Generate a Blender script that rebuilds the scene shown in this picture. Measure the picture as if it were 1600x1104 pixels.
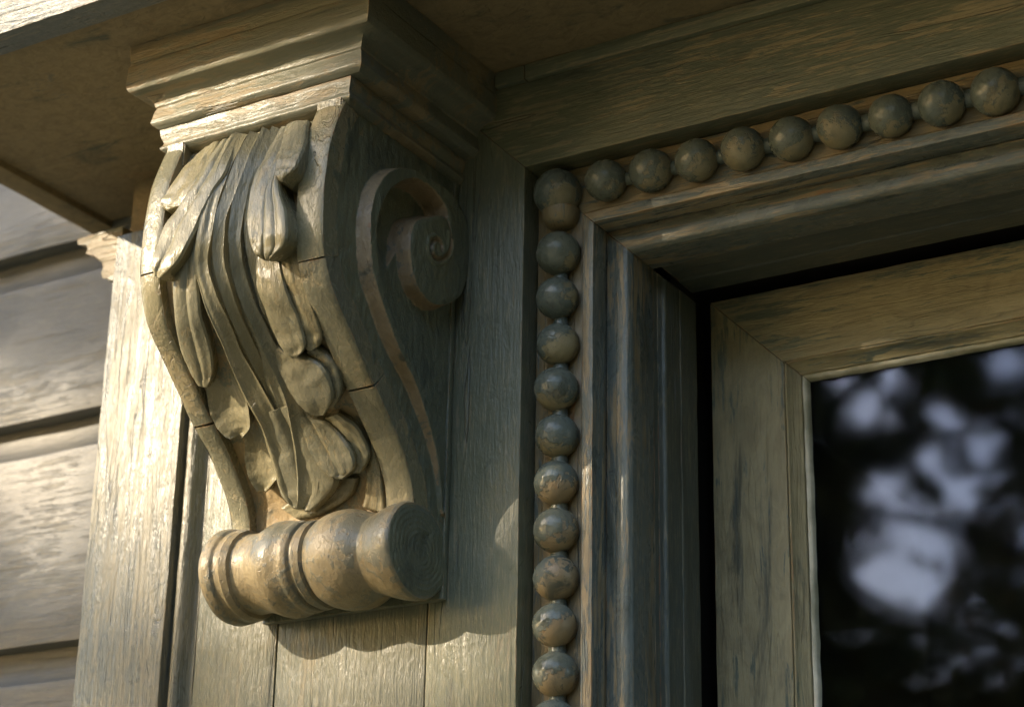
import bpy, bmesh, math, random
import numpy as np
from mathutils import Vector, Matrix, noise as mnoise

# ------------------------------------------------------------------ camera, sky, sun, exposure
scene = bpy.context.scene
for o in list(bpy.data.objects):
    bpy.data.objects.remove(o)
R = math.radians
random.seed(7)
rng = np.random.default_rng(11)

cam_data = bpy.data.cameras.new("camera")
cam = bpy.data.objects.new("camera", cam_data)
scene.collection.objects.link(cam)
scene.camera = cam
# rows: camera right, camera down, camera forward (world x = along the wall, y = into the wall, z = up)
CR = Vector((0.85849, 0.51250, 0.01811)); CD = Vector((-0.17190, 0.32085, -0.93140)); CF = Vector((-0.48316, 0.79649, 0.36355))
cam.matrix_world = Matrix(((CR.x, -CD.x, -CF.x, 0.69366), (CR.y, -CD.y, -CF.y, -1.15629), (CR.z, -CD.z, -CF.z, -0.67085), (0, 0, 0, 1)))
cam_data.sensor_width = 36.0
cam_data.lens = 36.0 * 3242.9 / 1600.0
cam_data.clip_start = 0.05
cam_data.clip_end = 500.0
cam_data.dof.use_dof = True
cam_data.dof.focus_distance = 1.405
cam_data.dof.aperture_fstop = 6.8

SUN_DIR = Vector((0.87, 1.0, -0.48)).normalized()      # the way the light travels
sun_el = math.asin(-SUN_DIR.z)
to_sun = -SUN_DIR
world = bpy.data.worlds.new("World"); scene.world = world; world.use_nodes = True
wn = world.node_tree.nodes; wl = world.node_tree.links
wn.clear()
sky = wn.new("ShaderNodeTexSky"); sky.sky_type = 'NISHITA'; sky.sun_disc = False
sky.sun_elevation = sun_el
sky.sun_rotation = math.atan2(to_sun.x, to_sun.y)
sky.air_density = 1.2; sky.dust_density = 2.0; sky.ozone_density = 1.0
bg = wn.new("ShaderNodeBackground"); bg.inputs["Strength"].default_value = 0.15
wo = wn.new("ShaderNodeOutputWorld")
wl.new(sky.outputs[0], bg.inputs[0]); wl.new(bg.outputs[0], wo.inputs[0])

sd = bpy.data.lights.new("sun", 'SUN'); sd.energy = 2.0; sd.angle = R(0.5); sd.color = (1.0, 0.83, 0.60)
sun = bpy.data.objects.new("sun", sd); scene.collection.objects.link(sun)
sun.rotation_euler = SUN_DIR.to_track_quat('-Z', 'Y').to_euler()
sun.location = (-8, -10, 8)

scene.view_settings.view_transform = 'Standard'
scene.view_settings.look = 'None'
scene.view_settings.gamma = 1.0
scene.view_settings.use_curve_mapping = False
scene.view_settings.exposure = 2.12
scene.render.engine = 'CYCLES'
scene.cycles.max_bounces = 7
scene.cycles.caustics_reflective = False
scene.cycles.caustics_refractive = False

# ------------------------------------------------------------------ node helpers and materials
def N(nt, kind, **kw):
    n = nt.nodes.new(kind)
    for k, v in kw.items():
        setattr(n, k, v)
    return n

def mixc(nt, fac, a, b):
    m = N(nt, "ShaderNodeMix", data_type='RGBA')
    for key, val in ((0, fac), (6, a), (7, b)):
        if isinstance(val, bpy.types.NodeSocket): nt.links.new(val, m.inputs[key])
        elif isinstance(val, tuple): m.inputs[key].default_value = (*val, 1) if len(val) == 3 else val
        else: m.inputs[key].default_value = val
    return m.outputs[2]

def math_(nt, op, a, b=0.0, clamp=False):
    m = N(nt, "ShaderNodeMath", operation=op); m.use_clamp = clamp
    for i, val in enumerate((a, b)):
        if isinstance(val, bpy.types.NodeSocket): nt.links.new(val, m.inputs[i])
        else: m.inputs[i].default_value = val
    return m.outputs[0]

def ramp(nt, fac, lo, hi):
    m = N(nt, "ShaderNodeMapRange", clamp=True, interpolation_type='SMOOTHSTEP')
    nt.links.new(fac, m.inputs[0]); m.inputs[1].default_value = lo; m.inputs[2].default_value = hi
    return m.outputs[0]

GREEN = (0.155, 0.165, 0.115)
DARKG = (0.060, 0.070, 0.056)
TAN = (0.40, 0.32, 0.185)
RUST = (0.33, 0.135, 0.045)

def paint(name, top=GREEN, under=TAN, wear=0.5, dark=0.35, grain='z', rough=0.33, ridge=1.0, fine=1.0, chip=0.6, stretch=14.0,
          rust=0.55, edge=0.0, low_tan=0.0, freq=1.0, crack=0.5, spec=0.5, streaky=False):
    """old gloss paint over older coats: wear = share of the older tan coat that shows, dark = share of dark weathered streaks"""
    m = bpy.data.materials.new(name); m.use_nodes = True
    nt = m.node_tree; nt.nodes.clear(); L = nt.links.new
    out = N(nt, "ShaderNodeOutputMaterial"); b = N(nt, "ShaderNodeBsdfPrincipled")
    L(b.outputs[0], out.inputs[0])
    tc = N(nt, "ShaderNodeTexCoord"); oi = N(nt, "ShaderNodeObjectInfo")
    off = N(nt, "ShaderNodeVectorMath", operation='SCALE'); L(oi.outputs["Random"], off.inputs[3]); off.inputs[0].default_value = (7.3, 5.1, 9.7)
    add = N(nt, "ShaderNodeVectorMath", operation='ADD'); L(tc.outputs["Object"], add.inputs[0]); L(off.outputs[0], add.inputs[1])
    def tex(scale, st, detail=4.0, rgh=0.55, dist=0.0, seed=0.0):
        mp = N(nt, "ShaderNodeMapping"); L(add.outputs[0], mp.inputs[0])
        s = [scale * freq] * 3
        s['xyz'.index(grain) if grain in 'xyz' else 2] = scale * freq / st
        mp.inputs["Scale"].default_value = s; mp.inputs["Location"].default_value = (seed, seed * 1.7, seed * 0.3)
        n = N(nt, "ShaderNodeTexNoise"); L(mp.outputs[0], n.inputs["Vector"])
        n.inputs["Scale"].default_value = 1.0; n.inputs["Detail"].default_value = detail
        n.inputs["Roughness"].default_value = rgh; n.inputs["Distortion"].default_value = dist
        return n.outputs[0]
    big = tex(16, min(stretch, 5), 5, 0.6, 0.6, 3.0)
    streak = tex(240, stretch, 5, 0.65, 0.5, 9.0)
    streak2 = tex(620, stretch * 0.8, 3, 0.6, 0.8, 1.0)
    blot = tex(60, 2.5 if stretch > 3 else 1.0, 6, 0.68, 1.4, 5.0)
    # older coat shows where a large patch and the streaks agree
    wa, wb, wc = (0.36, 0.20, 0.54) if streaky else (0.55, 0.30, 0.25)
    w = math_(nt, 'ADD', math_(nt, 'MULTIPLY', big, wa), math_(nt, 'ADD', math_(nt, 'MULTIPLY', blot, wb), math_(nt, 'MULTIPLY', streak, wc)))
    if low_tan:  # tan tone grows towards the bottom and the right
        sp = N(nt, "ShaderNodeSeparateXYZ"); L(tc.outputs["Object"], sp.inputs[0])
        k = math_(nt, 'MULTIPLY', sp.outputs[2], -low_tan); k2 = math_(nt, 'MULTIPLY', sp.outputs[0], low_tan * 0.55)
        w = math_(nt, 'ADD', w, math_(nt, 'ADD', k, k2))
    thr = 0.55 + (0.5 - wear) * 0.36
    wmask = ramp(nt, w, thr - 0.012, thr + 0.035)
    dmask = math_(nt, 'MULTIPLY', ramp(nt, tex(42, min(stretch, 8), 6, 0.7, 0.7, 21.0), 0.60 - dark * 0.24, 0.76 - dark * 0.24), 0.85)
    rmask = math_(nt, 'MULTIPLY', ramp(nt, tex(34, min(stretch, 6), 5, 0.7, 1.0, 33.0), 0.62, 0.72), rust)
    tint = math_(nt, 'MULTIPLY', tex(9, 2.0, 3, 0.5, 0, 41.0), 1.0)
    ctop = mixc(nt, ramp(nt, tint, 0.35, 0.65), top, tuple(c * 0.78 + 0.012 * i for i, c in enumerate(top)))
    ctop = mixc(nt, math_(nt, 'MULTIPLY', ramp(nt, streak2, 0.5, 0.68), 0.5 if streaky else 0.25), ctop, under)
    cund = mixc(nt, ramp(nt, blot, 0.35, 0.7), under, tuple(c * 0.72 for c in under))
    cund = mixc(nt, rmask, cund, RUST)
    col = mixc(nt, wmask, ctop, cund)
    col = mixc(nt, dmask, col, DARKG)
    if crack:
        cm = tex(70, stretch * 1.3, 2, 0.4, 1.2, 55.0)
        ck = math_(nt, 'ABSOLUTE', math_(nt, 'SUBTRACT', cm, 0.5))
        line = math_(nt, 'MULTIPLY', math_(nt, 'SUBTRACT', 1.0, ramp(nt, ck, 0.0, 0.012)), ramp(nt, big, 0.52, 0.60))
        col = mixc(nt, math_(nt, 'MULTIPLY', line, crack), col, (0.03, 0.028, 0.02))
    if edge:
        bev = N(nt, "ShaderNodeBevel", samples=4); bev.inputs[0].default_value = 0.0016
        geo = N(nt, "ShaderNodeNewGeometry")
        dt = N(nt, "ShaderNodeVectorMath", operation='DOT_PRODUCT'); L(bev.outputs[0], dt.inputs[0]); L(geo.outputs["Normal"], dt.inputs[1])
        em = math_(nt, 'MULTIPLY', ramp(nt, math_(nt, 'SUBTRACT', 1.0, dt.outputs["Value"]), 0.02, 0.12), ramp(nt, blot, 0.42, 0.52))
        col = mixc(nt, math_(nt, 'MULTIPLY', em, edge), col, mixc(nt, ramp(nt, streak, 0.45, 0.6), (0.46, 0.38, 0.25), (0.36, 0.16, 0.06)))
    L(col, b.inputs["Base Color"])
    r = math_(nt, 'ADD', math_(nt, 'MULTIPLY', blot, 0.22), rough - 0.11)
    r = math_(nt, 'ADD', r, math_(nt, 'MULTIPLY', wmask, 0.10), True)
    L(r, b.inputs["Roughness"]); b.inputs["Specular IOR Level"].default_value = spec
    # relief: brush ridges, fine grain, wrinkles, step between coats
    h = math_(nt, 'MULTIPLY', streak, 0.8 * ridge)
    h = math_(nt, 'ADD', h, math_(nt, 'MULTIPLY', streak2, 0.34 * ridge))
    h = math_(nt, 'ADD', h, math_(nt, 'MULTIPLY', tex(520, 2.0, 3, 0.6, 0.5, 77.0), 0.20 * fine))
    h = math_(nt, 'ADD', h, math_(nt, 'MULTIPLY', tex(110, 1.6, 4, 0.6, 0.8, 88.0), 0.85 * fine))
    h = math_(nt, 'SUBTRACT', h, math_(nt, 'MULTIPLY', wmask, 0.22 * chip))
    if crack: h = math_(nt, 'SUBTRACT', h, math_(nt, 'MULTIPLY', line, 0.8 * crack))
    bp = N(nt, "ShaderNodeBump"); bp.inputs["Strength"].default_value = 1.0; bp.inputs["Distance"].default_value = 0.0016
    L(h, bp.inputs["Height"]); L(bp.outputs[0], b.inputs["Normal"])
    return m

def plain(name, col, rough=0.6, col2=None, scale=3.0, bump=0.0, metallic=0.0):
    m = bpy.data.materials.new(name); m.use_nodes = True
    nt = m.node_tree; b = nt.nodes["Principled BSDF"]
    tc = N(nt, "ShaderNodeTexCoord"); n = N(nt, "ShaderNodeTexNoise"); nt.links.new(tc.outputs["Object"], n.inputs[0])
    n.inputs["Scale"].default_value = scale; n.inputs["Detail"].default_value = 6
    c2 = col2 or tuple(c * 0.6 for c in col)
    nt.links.new(mixc(nt, ramp(nt, n.outputs[0], 0.35, 0.65), col, c2), b.inputs["Base Color"])
    b.inputs["Roughness"].default_value = rough; b.inputs["Metallic"].default_value = metallic
    if bump:
        bp = N(nt, "ShaderNodeBump"); bp.inputs["Distance"].default_value = bump
        nt.links.new(n.outputs[0], bp.inputs["Height"]); nt.links.new(bp.outputs[0], b.inputs["Normal"])
    return m

M = {}
OLD = (0.30, 0.27, 0.175)
M['board'] = paint("weathered_green_paint_vertical", wear=0.28, dark=0.22, ridge=0.7, rough=0.30, edge=0.4, top=(0.170, 0.175, 0.110), under=OLD, rust=0.15, streaky=True, fine=0.35)
M['plank'] = paint("flaking_paint_vertical", wear=0.34, dark=0.14, ridge=0.9, rough=0.30, edge=0.4, top=(0.160, 0.160, 0.105), under=(0.26, 0.235, 0.155), rust=0.2, streaky=True, fine=0.35)
M['outer'] = paint("sunlit_flaking_paint", wear=0.45, dark=0.06, ridge=1.1, rough=0.29, fine=0.45, edge=0.2, crack=0.6, top=(0.125, 0.118, 0.078), under=(0.22, 0.20, 0.135), rust=0.1, spec=0.7, streaky=True)
M['head'] = paint("weathered_green_paint_horizontal", wear=0.42, dark=0.24, grain='x', ridge=0.8, rough=0.36, edge=0.5, top=(0.135, 0.148, 0.095), under=OLD, rust=0.1, streaky=True, fine=0.35)
M['trim_v'] = paint("bluish_trim_paint_vertical", wear=0.46, dark=0.42, top=(0.14, 0.16, 0.145), under=(0.36, 0.29, 0.18), ridge=0.45, rough=0.28, edge=0.9, rust=0.9, streaky=True, fine=0.35)
M['channel'] = paint("worn_channel_paint", wear=0.66, dark=0.30, top=(0.14, 0.16, 0.145), under=(0.28, 0.225, 0.13), ridge=0.45, rough=0.28, edge=0.9, rust=0.9, streaky=True, fine=0.35)
M['channel_x'] = paint("worn_channel_paint_horizontal", grain='x', wear=0.66, dark=0.30, top=(0.14, 0.16, 0.145), under=(0.28, 0.225, 0.13), ridge=0.45, rough=0.28, edge=0.9, rust=0.9, streaky=True, fine=0.35)
M['trim_h'] = paint("bluish_trim_paint_horizontal", wear=0.44, dark=0.40, grain='x', top=(0.14, 0.16, 0.145), under=(0.36, 0.29, 0.18), ridge=0.45, rough=0.28, edge=0.9, rust=0.9, streaky=True, fine=0.35)
M['sash_v'] = paint("sash_paint_vertical", wear=0.68, dark=0.34, top=(0.13, 0.15, 0.11), under=(0.35, 0.31, 0.185), ridge=1.0, rough=0.40, edge=0.9, rust=0.05, crack=0.25, streaky=True, fine=0.35)
M['sash_h'] = paint("sash_paint_horizontal", wear=0.68, dark=0.36, grain='x', top=(0.13, 0.15, 0.11), under=(0.35, 0.31, 0.185), ridge=1.0, rough=0.40, edge=0.9, rust=0.05, crack=0.25, streaky=True, fine=0.35)
M['bead'] = paint("bead_paint", wear=0.32, dark=0.20, top=(0.13, 0.15, 0.125), under=(0.28, 0.25, 0.155), stretch=1.0, ridge=0.0, fine=0.35, rough=0.28, rust=0.12, low_tan=8.0, crack=0.0, chip=1.0)
M['bead_rust'] = paint("rusty_bead_paint", wear=0.40, dark=0.20, top=(0.13, 0.15, 0.125), under=(0.32, 0.25, 0.15), stretch=1.0, ridge=0.0, fine=0.35, rough=0.22, rust=0.9, low_tan=8.0, crack=0.0, chip=1.0)
M['lining'] = paint("shade_toned_lining_paint", wear=0.20, dark=0.55, top=(0.085, 0.095, 0.075), under=(0.26, 0.22, 0.14), ridge=0.5, rough=0.34, edge=0.9, rust=0.4, streaky=True, fine=0.35)  # darker than the trim: the reveals' shade is put into the colour
M['lining_x'] = paint("shade_toned_lining_paint_horizontal", grain='x', wear=0.16, dark=0.55, top=(0.085, 0.090, 0.068), under=(0.24, 0.20, 0.13), ridge=0.5, rough=0.38, edge=0.9, rust=0.3, streaky=True, fine=0.35)
M['carve'] = paint("carved_leaf_paint", wear=0.36, dark=0.10, top=(0.225, 0.200, 0.118), under=(0.30, 0.25, 0.14), stretch=7, ridge=0.55, fine=0.40, rough=0.26, rust=0.1, crack=0.15, spec=0.6)
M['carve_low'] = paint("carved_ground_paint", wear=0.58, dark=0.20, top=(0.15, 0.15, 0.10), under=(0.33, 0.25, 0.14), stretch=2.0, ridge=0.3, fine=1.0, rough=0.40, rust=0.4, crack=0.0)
M['fillet'] = paint("bracket_band_paint", wear=0.38, dark=0.10, top=(0.205, 0.185, 0.11), under=(0.32, 0.27, 0.16), stretch=3.0, ridge=0.35, fine=0.7, rough=0.26, rust=0.2, crack=0.4, edge=0.8)
M['side'] = paint("bracket_side_paint", wear=0.22, dark=0.30, top=(0.150, 0.155, 0.098), under=(0.26, 0.21, 0.13), stretch=2.6, ridge=0.5, fine=1.2, rough=0.32, rust=0.2, crack=0.2, edge=0.6)
M['rim'] = paint("worn_lit_spiral_rim_paint", wear=0.75, dark=0.20, top=(0.17, 0.16, 0.12), under=(0.34, 0.25, 0.15), stretch=2.0, ridge=0.3, fine=0.8, rough=0.32, rust=0.5, crack=0.2)  # worn tan, kept lighter for the light on the ridge walls
M['roll'] = paint("bracket_roll_paint", wear=0.50, dark=0.14, top=(0.195, 0.175, 0.115), under=(0.30, 0.24, 0.14), stretch=1.6, ridge=0.15, fine=0.6, rough=0.31, rust=0.35, crack=0.12, spec=0.6)
M['cap_x'] = paint("cap_moulding_paint", wear=0.48, dark=0.14, grain='x', top=(0.185, 0.18, 0.125), under=(0.30, 0.24, 0.145), ridge=0.45, fine=0.4, rough=0.33, rust=0.4, edge=0.8)
M['soffit'] = paint("soffit_paint", wear=0.90, dark=0.20, grain='x', top=(0.19, 0.155, 0.09), under=(0.28, 0.215, 0.12), stretch=3.0, ridge=0.25, fine=0.8, rough=0.55, rust=0.3, crack=0.2)
M['fascia'] = paint("fascia_paint", wear=0.30, dark=0.20, grain='x', top=(0.16, 0.17, 0.165), under=(0.27, 0.255, 0.21), ridge=0.8, fine=1.0, rough=0.30, edge=0.6, streaky=True)
M['clap'] = paint("grey_siding_paint", wear=0.40, dark=0.10, grain='x', top=(0.115, 0.112, 0.102), under=(0.165, 0.158, 0.132), ridge=0.4, fine=0.3, rough=0.46, stretch=14.0, rust=0.1, freq=0.9, crack=0.3, spec=0.5, streaky=True)
M['putty'] = plain("white_putty", (0.62, 0.60, 0.50), 0.55, (0.30, 0.30, 0.22), 40, 0.0006)
M['void'] = plain("bare_dark_wood", (0.03, 0.025, 0.02), 0.8)
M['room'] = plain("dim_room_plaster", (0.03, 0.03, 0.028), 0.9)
M['ground'] = plain("pale_dry_earth_and_grass", (0.40, 0.34, 0.22), 0.9, (0.28, 0.25, 0.14), 0.6)
M['bark'] = plain("tree_bark", (0.09, 0.065, 0.045), 0.9, None, 6)
M['roof'] = plain("hood_roof_metal", (0.10, 0.10, 0.09), 0.5)

def leaf_mat(name, a, b_):
    m = bpy.data.materials.new(name); m.use_nodes = True
    nt = m.node_tree; nt.nodes.clear()
    out = N(nt, "ShaderNodeOutputMaterial"); d = N(nt, "ShaderNodeBsdfDiffuse"); t = N(nt, "ShaderNodeBsdfTranslucent")
    ad = N(nt, "ShaderNodeMixShader"); ad.inputs[0].default_value = 0.4
    tc = N(nt, "ShaderNodeTexCoord"); n = N(nt, "ShaderNodeTexNoise"); nt.links.new(tc.outputs["Object"], n.inputs[0]); n.inputs["Scale"].default_value = 1.3
    c = mixc(nt, ramp(nt, n.outputs[0], 0.4, 0.6), a, b_)
    nt.links.new(c, d.inputs[0]); nt.links.new(c, t.inputs[0])
    nt.links.new(d.outputs[0], ad.inputs[1]); nt.links.new(t.outputs[0], ad.inputs[2]); nt.links.new(ad.outputs[0], out.inputs[0])
    return m
M['leaf'] = leaf_mat("lit_broad_leaves", (0.16, 0.15, 0.04), (0.30, 0.22, 0.07))  # brightened olive-brown: a sunlit look is put into the leaf colour
M['leaf2'] = leaf_mat("dark_leaves", (0.05, 0.065, 0.02), (0.11, 0.10, 0.03))

g = bpy.data.materials.new("window_glass"); g.use_nodes = True
gb = g.node_tree.nodes["Principled BSDF"]
gb.inputs["Base Color"].default_value = (0.90, 0.95, 0.97, 1); gb.inputs["Roughness"].default_value = 0.032
gb.inputs["Specular Tint"].default_value = (0.50, 0.62, 1.0, 1); gb.inputs["Transmission Weight"].default_value = 1.0; gb.inputs["IOR"].default_value = 1.4
_n = N(g.node_tree, "ShaderNodeTexNoise"); _tc = N(g.node_tree, "ShaderNodeTexCoord"); g.node_tree.links.new(_tc.outputs["Object"], _n.inputs[0])
_n.inputs["Scale"].default_value = 9.0; _n.inputs["Detail"].default_value = 1.0
_b = N(g.node_tree, "ShaderNodeBump"); _b.inputs["Distance"].default_value = 0.0003; g.node_tree.links.new(_n.outputs[0], _b.inputs["Height"]); g.node_tree.links.new(_b.outputs[0], gb.inputs["Normal"])
M['glass'] = g

# ------------------------------------------------------------------ object helpers
def thing(name, label, cat, loc, group=None):
    o = bpy.data.objects.new(name, None); scene.collection.objects.link(o)
    o.location = loc; o.empty_display_size = 0.05
    o['label'] = label; o['category'] = cat
    if group: o['group'] = group
    return o

def link(name, V, F, mat, parent=None, smooth=True, angle=38, kind=None, label=None):
    """mesh object from world coordinates in metres; parts hang under their thing"""
    V = np.asarray(V, dtype=float)
    base = Vector((0, 0, 0))
    if parent is not None:
        p = parent
        while p is not None:
            base += p.location; p = p.parent
    me = bpy.data.meshes.new(name)
    me.from_pydata((V - np.array(base)).tolist(), [], [list(map(int, f)) for f in F])
    me.validate(verbose=False)
    bm = bmesh.new(); bm.from_mesh(me); bmesh.ops.recalc_face_normals(bm, faces=bm.faces); bm.to_mesh(me); bm.free()
    me.materials.append(mat)
    if smooth:
        me.shade_smooth(); me.set_sharp_from_angle(angle=R(angle))
    o = bpy.data.objects.new(name, me); scene.collection.objects.link(o)
    if parent is not None: o.parent = parent
    if kind: o['kind'] = kind
    if label: o['label'] = label
    return o

def wob(P, amp, f, seed=0.0):
    """smooth three-way noise offset so that no edge is ruler-straight"""
    out = np.array(P, dtype=float)
    for i, p in enumerate(out):
        v = mnoise.noise_vector(Vector((p[0] * f + seed, p[1] * f - seed, p[2] * f + 2 * seed)))
        out[i] += np.array(v) * amp
    return out

def rounded(sec, r=0.0009, n=2):
    """round the corners of a closed 2D section"""
    out = []
    k = len(sec)
    for i in range(k):
        p0 = np.array(sec[i - 1]); p = np.array(sec[i]); p1 = np.array(sec[(i + 1) % k])
        a = p0 - p; c = p1 - p; la = np.linalg.norm(a); lc = np.linalg.norm(c)
        cosang = np.dot(a, c) / (la * lc)
        if cosang < -0.94: out.append(tuple(p)); continue
        rr = min(r, la * 0.4, lc * 0.4); A = p + a / la * rr; B = p + c / lc * rr
        for j in range(n + 1):
            t = j / n
            q = (1 - t) ** 2 * A + 2 * t * (1 - t) * p + t * t * B
            out.append(tuple(q))
    return out

def sweep(name, rings, mat, parent, amp=0.0003, f=45, seed=0.0, closed_ends=True, **kw):
    """rings: list of equal-length lists of world points"""
    n = len(rings[0]); V = [p for r_ in rings for p in r_]
    F = []
    for i in range(len(rings) - 1):
        for j in range(n):
            a = i * n + j; b = i * n + (j + 1) % n
            F.append((a, b, b + n, a + n))
    if closed_ends:
        F.append(list(range(n))[::-1]); F.append([(len(rings) - 1) * n + j for j in range(n)])
    if amp: V = wob(V, amp, f, seed)
    return link(name, V, F, mat, parent, **kw)

def board_z(name, sec_xy, z0, z1, mat, parent, step=0.006, r=0.0009, **kw):
    s = rounded(sec_xy, r); k = max(2, int((z1 - z0) / step))
    rings = [[(x, y, z0 + (z1 - z0) * i / k) for x, y in s] for i in range(k + 1)]
    return sweep(name, rings, mat, parent, **kw)

def board_x(name, sec_yz, x0, x1, mat, parent, step=0.006, r=0.0009, **kw):
    s = rounded(sec_yz, r); k = max(2, int((x1 - x0) / step))
    rings = [[(x0 + (x1 - x0) * i / k, y, z) for y, z in s] for i in range(k + 1)]
    return sweep(name, rings, mat, parent, **kw)

def rect(a0, a1, b0, b1): return [(a0, b0), (a1, b0), (a1, b1), (a0, b1)]

ZB = -0.95          # the woodwork runs down to here, below the frame
XR = 1.15           # and to the right to here
def jamb(name, sec, mat, parent, dz=0.0, gap=0.00035, seed=0.0, step=0.006, **kw):
    """upright of a mitred frame: sec is (s, y) with s inward from the frame's outer corner"""
    s = rounded(sec); k = int((-ZB) / step)
    rings = []
    for i in range(k + 1):
        t = i / k
        rings.append([(x, y, ZB + (-x + dz - gap - ZB) * t) for x, y in s])
    return sweep(name, rings, mat, parent, seed=seed, **kw)

def header(name, sec, mat, parent, dz=0.0, gap=0.00035, seed=3.0, step=0.006, **kw):
    s = rounded(sec); k = int(XR / step)
    rings = []
    for i in range(k + 1):
        t = i / k
        rings.append([(x + gap + (XR - x) * t, y, -x + dz) for x, y in s])
    return sweep(name, rings, mat, parent, seed=seed, **kw)
# ------------------------------------------------------------------ large structure
def box(name, x0, x1, y0, y1, z0, z1, mat, parent=None, kind=None, bevel=0.0, label=None):
    V = [(x, y, z) for x in (x0, x1) for y in (y0, y1) for z in (z0, z1)]
    F = [(0, 1, 3, 2), (4, 6, 7, 5), (0, 4, 5, 1), (2, 3, 7, 6), (0, 2, 6, 4), (1, 5, 7, 3)]
    o = link(name, V, F, mat, parent, smooth=False, kind=kind, label=label)
    if bevel:
        bm = bmesh.new(); bm.from_mesh(o.data); bmesh.ops.bevel(bm, geom=bm.edges[:], offset=bevel, segments=2, affect='EDGES'); bm.to_mesh(o.data); bm.free()
    return o

GZ = -2.75
V = []; F = []
n = 60
for i in range(n + 1):
    for j in range(n + 1):
        x = ((i / n) * 2 - 1); y = ((j / n) * 2 - 1)
        x = math.copysign(abs(x) ** 2.2, x) * 220; y = math.copysign(abs(y) ** 2.2, y) * 220
        V.append((x, y, GZ + 0.10 * mnoise.noise(Vector((x * 0.3, y * 0.3, 0))) * min(1, (abs(x) + abs(y)) / 4)))
for i in range(n):
    for j in range(n):
        a = i * (n + 1) + j; F.append((a, a + n + 1, a + n + 2, a + 1))
link('ground', V, F, M['ground'], kind='structure')

wallt = thing('house_wall', 'plain masonry core of the house wall behind the woodwork and around the dark room', 'wall', (0, 0.13, GZ))
SY = 0.124
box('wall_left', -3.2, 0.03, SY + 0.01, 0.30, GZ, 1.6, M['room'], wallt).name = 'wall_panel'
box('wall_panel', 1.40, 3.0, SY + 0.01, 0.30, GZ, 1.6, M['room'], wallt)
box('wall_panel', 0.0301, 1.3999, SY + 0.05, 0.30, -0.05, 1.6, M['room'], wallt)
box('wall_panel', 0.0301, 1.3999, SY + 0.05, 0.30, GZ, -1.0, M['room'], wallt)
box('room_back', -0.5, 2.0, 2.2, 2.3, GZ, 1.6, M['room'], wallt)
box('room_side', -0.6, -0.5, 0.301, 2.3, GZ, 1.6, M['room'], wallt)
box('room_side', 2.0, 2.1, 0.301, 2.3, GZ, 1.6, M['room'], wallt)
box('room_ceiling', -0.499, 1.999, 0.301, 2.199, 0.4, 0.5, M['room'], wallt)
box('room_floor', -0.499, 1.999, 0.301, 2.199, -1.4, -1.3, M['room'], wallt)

# ---- the siding left of the pilaster: boards with a coved top edge, each one proud at its foot
sid = thing('siding_wall', 'grey painted horizontal siding boards at the far left, one with a bright spot of sun', 'wall', (-0.9, 0.07, ZB))
edges = [0.42, 0.245, 0.074, -0.088, -0.286, -0.470, -0.655, -0.84, -1.02]
for i in range(len(edges) - 1):
    zt, zb = edges[i], edges[i + 1]
    zb2 = zb + 0.0
    sec = [(0.062, zb2), (0.064, zb2 + 0.03), (0.0665, (zt + zb) / 2), (0.0685, zt - 0.036)]
    for k in range(7):                      # the cove
        a = k / 6 * math.pi / 2
        sec.append((0.0685 + 0.011 * math.sin(a) ** 1.2, zt - 0.030 + 0.022 * (1 - math.cos(a))))
    sec += [(0.0795, zt - 0.004), (0.0795, zt + 0.006), (0.094, zt + 0.006), (0.094, zb2), ]
    board_x('siding_board', sec, -1.6, -0.31, M['clap'], sid, step=0.012, r=0.0016, amp=0.0012, f=14, seed=i * 3.1, angle=50)

# ---- hood over the opening
hood = thing('hood', 'brown weathered hood overhead with flat soffit, front fascia and drip strip', 'hood', (-0.1, -0.1, 0.082))
SZ = 0.0822
board_x('soffit_board', rect(-0.206, 0.0600, SZ, SZ + 0.018), -0.452, 1.3, M['soffit'], hood, amp=0.0005, f=12, step=0.012)
board_x('fascia_board', rect(-0.231, -0.2065, 0.0782, 0.135), -0.50, 1.3, M['fascia'], hood, amp=0.0005, f=16, step=0.01, r=0.0016)
board_x('crown_strip', [(-0.2315, 0.128), (-0.246, 0.140), (-0.252, 0.16), (-0.262, 0.168), (-0.262, 0.19), (-0.2315, 0.19)], -0.52, 1.32, M['fascia'], hood, amp=0.0006, f=16, step=0.012)
s_ = rounded(rect(-0.4765, -0.4525, 0.0765, 0.13), 0.0012)
k_ = 30
rings = [[(x, -0.206 + (0.270) * i / k_, z) for x, z in s_] for i in range(k_ + 1)]
sweep('drip_strip', rings, M['soffit'], hood, amp=0.0004, f=20)
box('hood_roof', -0.50, 1.30, -0.2300, 0.13, 0.1352, 0.21, M['roof'], hood)
board_x('bed_strip', rect(-0.0045, 0.03, 0.0696, SZ - 0.0003), 0.0015, 1.25, M['head'], hood, amp=0.0003, seed=4)
board_x('bed_strip', rect(-0.0040, 0.03, 0.0696, SZ - 0.0003), -0.0245, 0.0003, M['head'], hood, amp=0.0002, seed=8)

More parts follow.
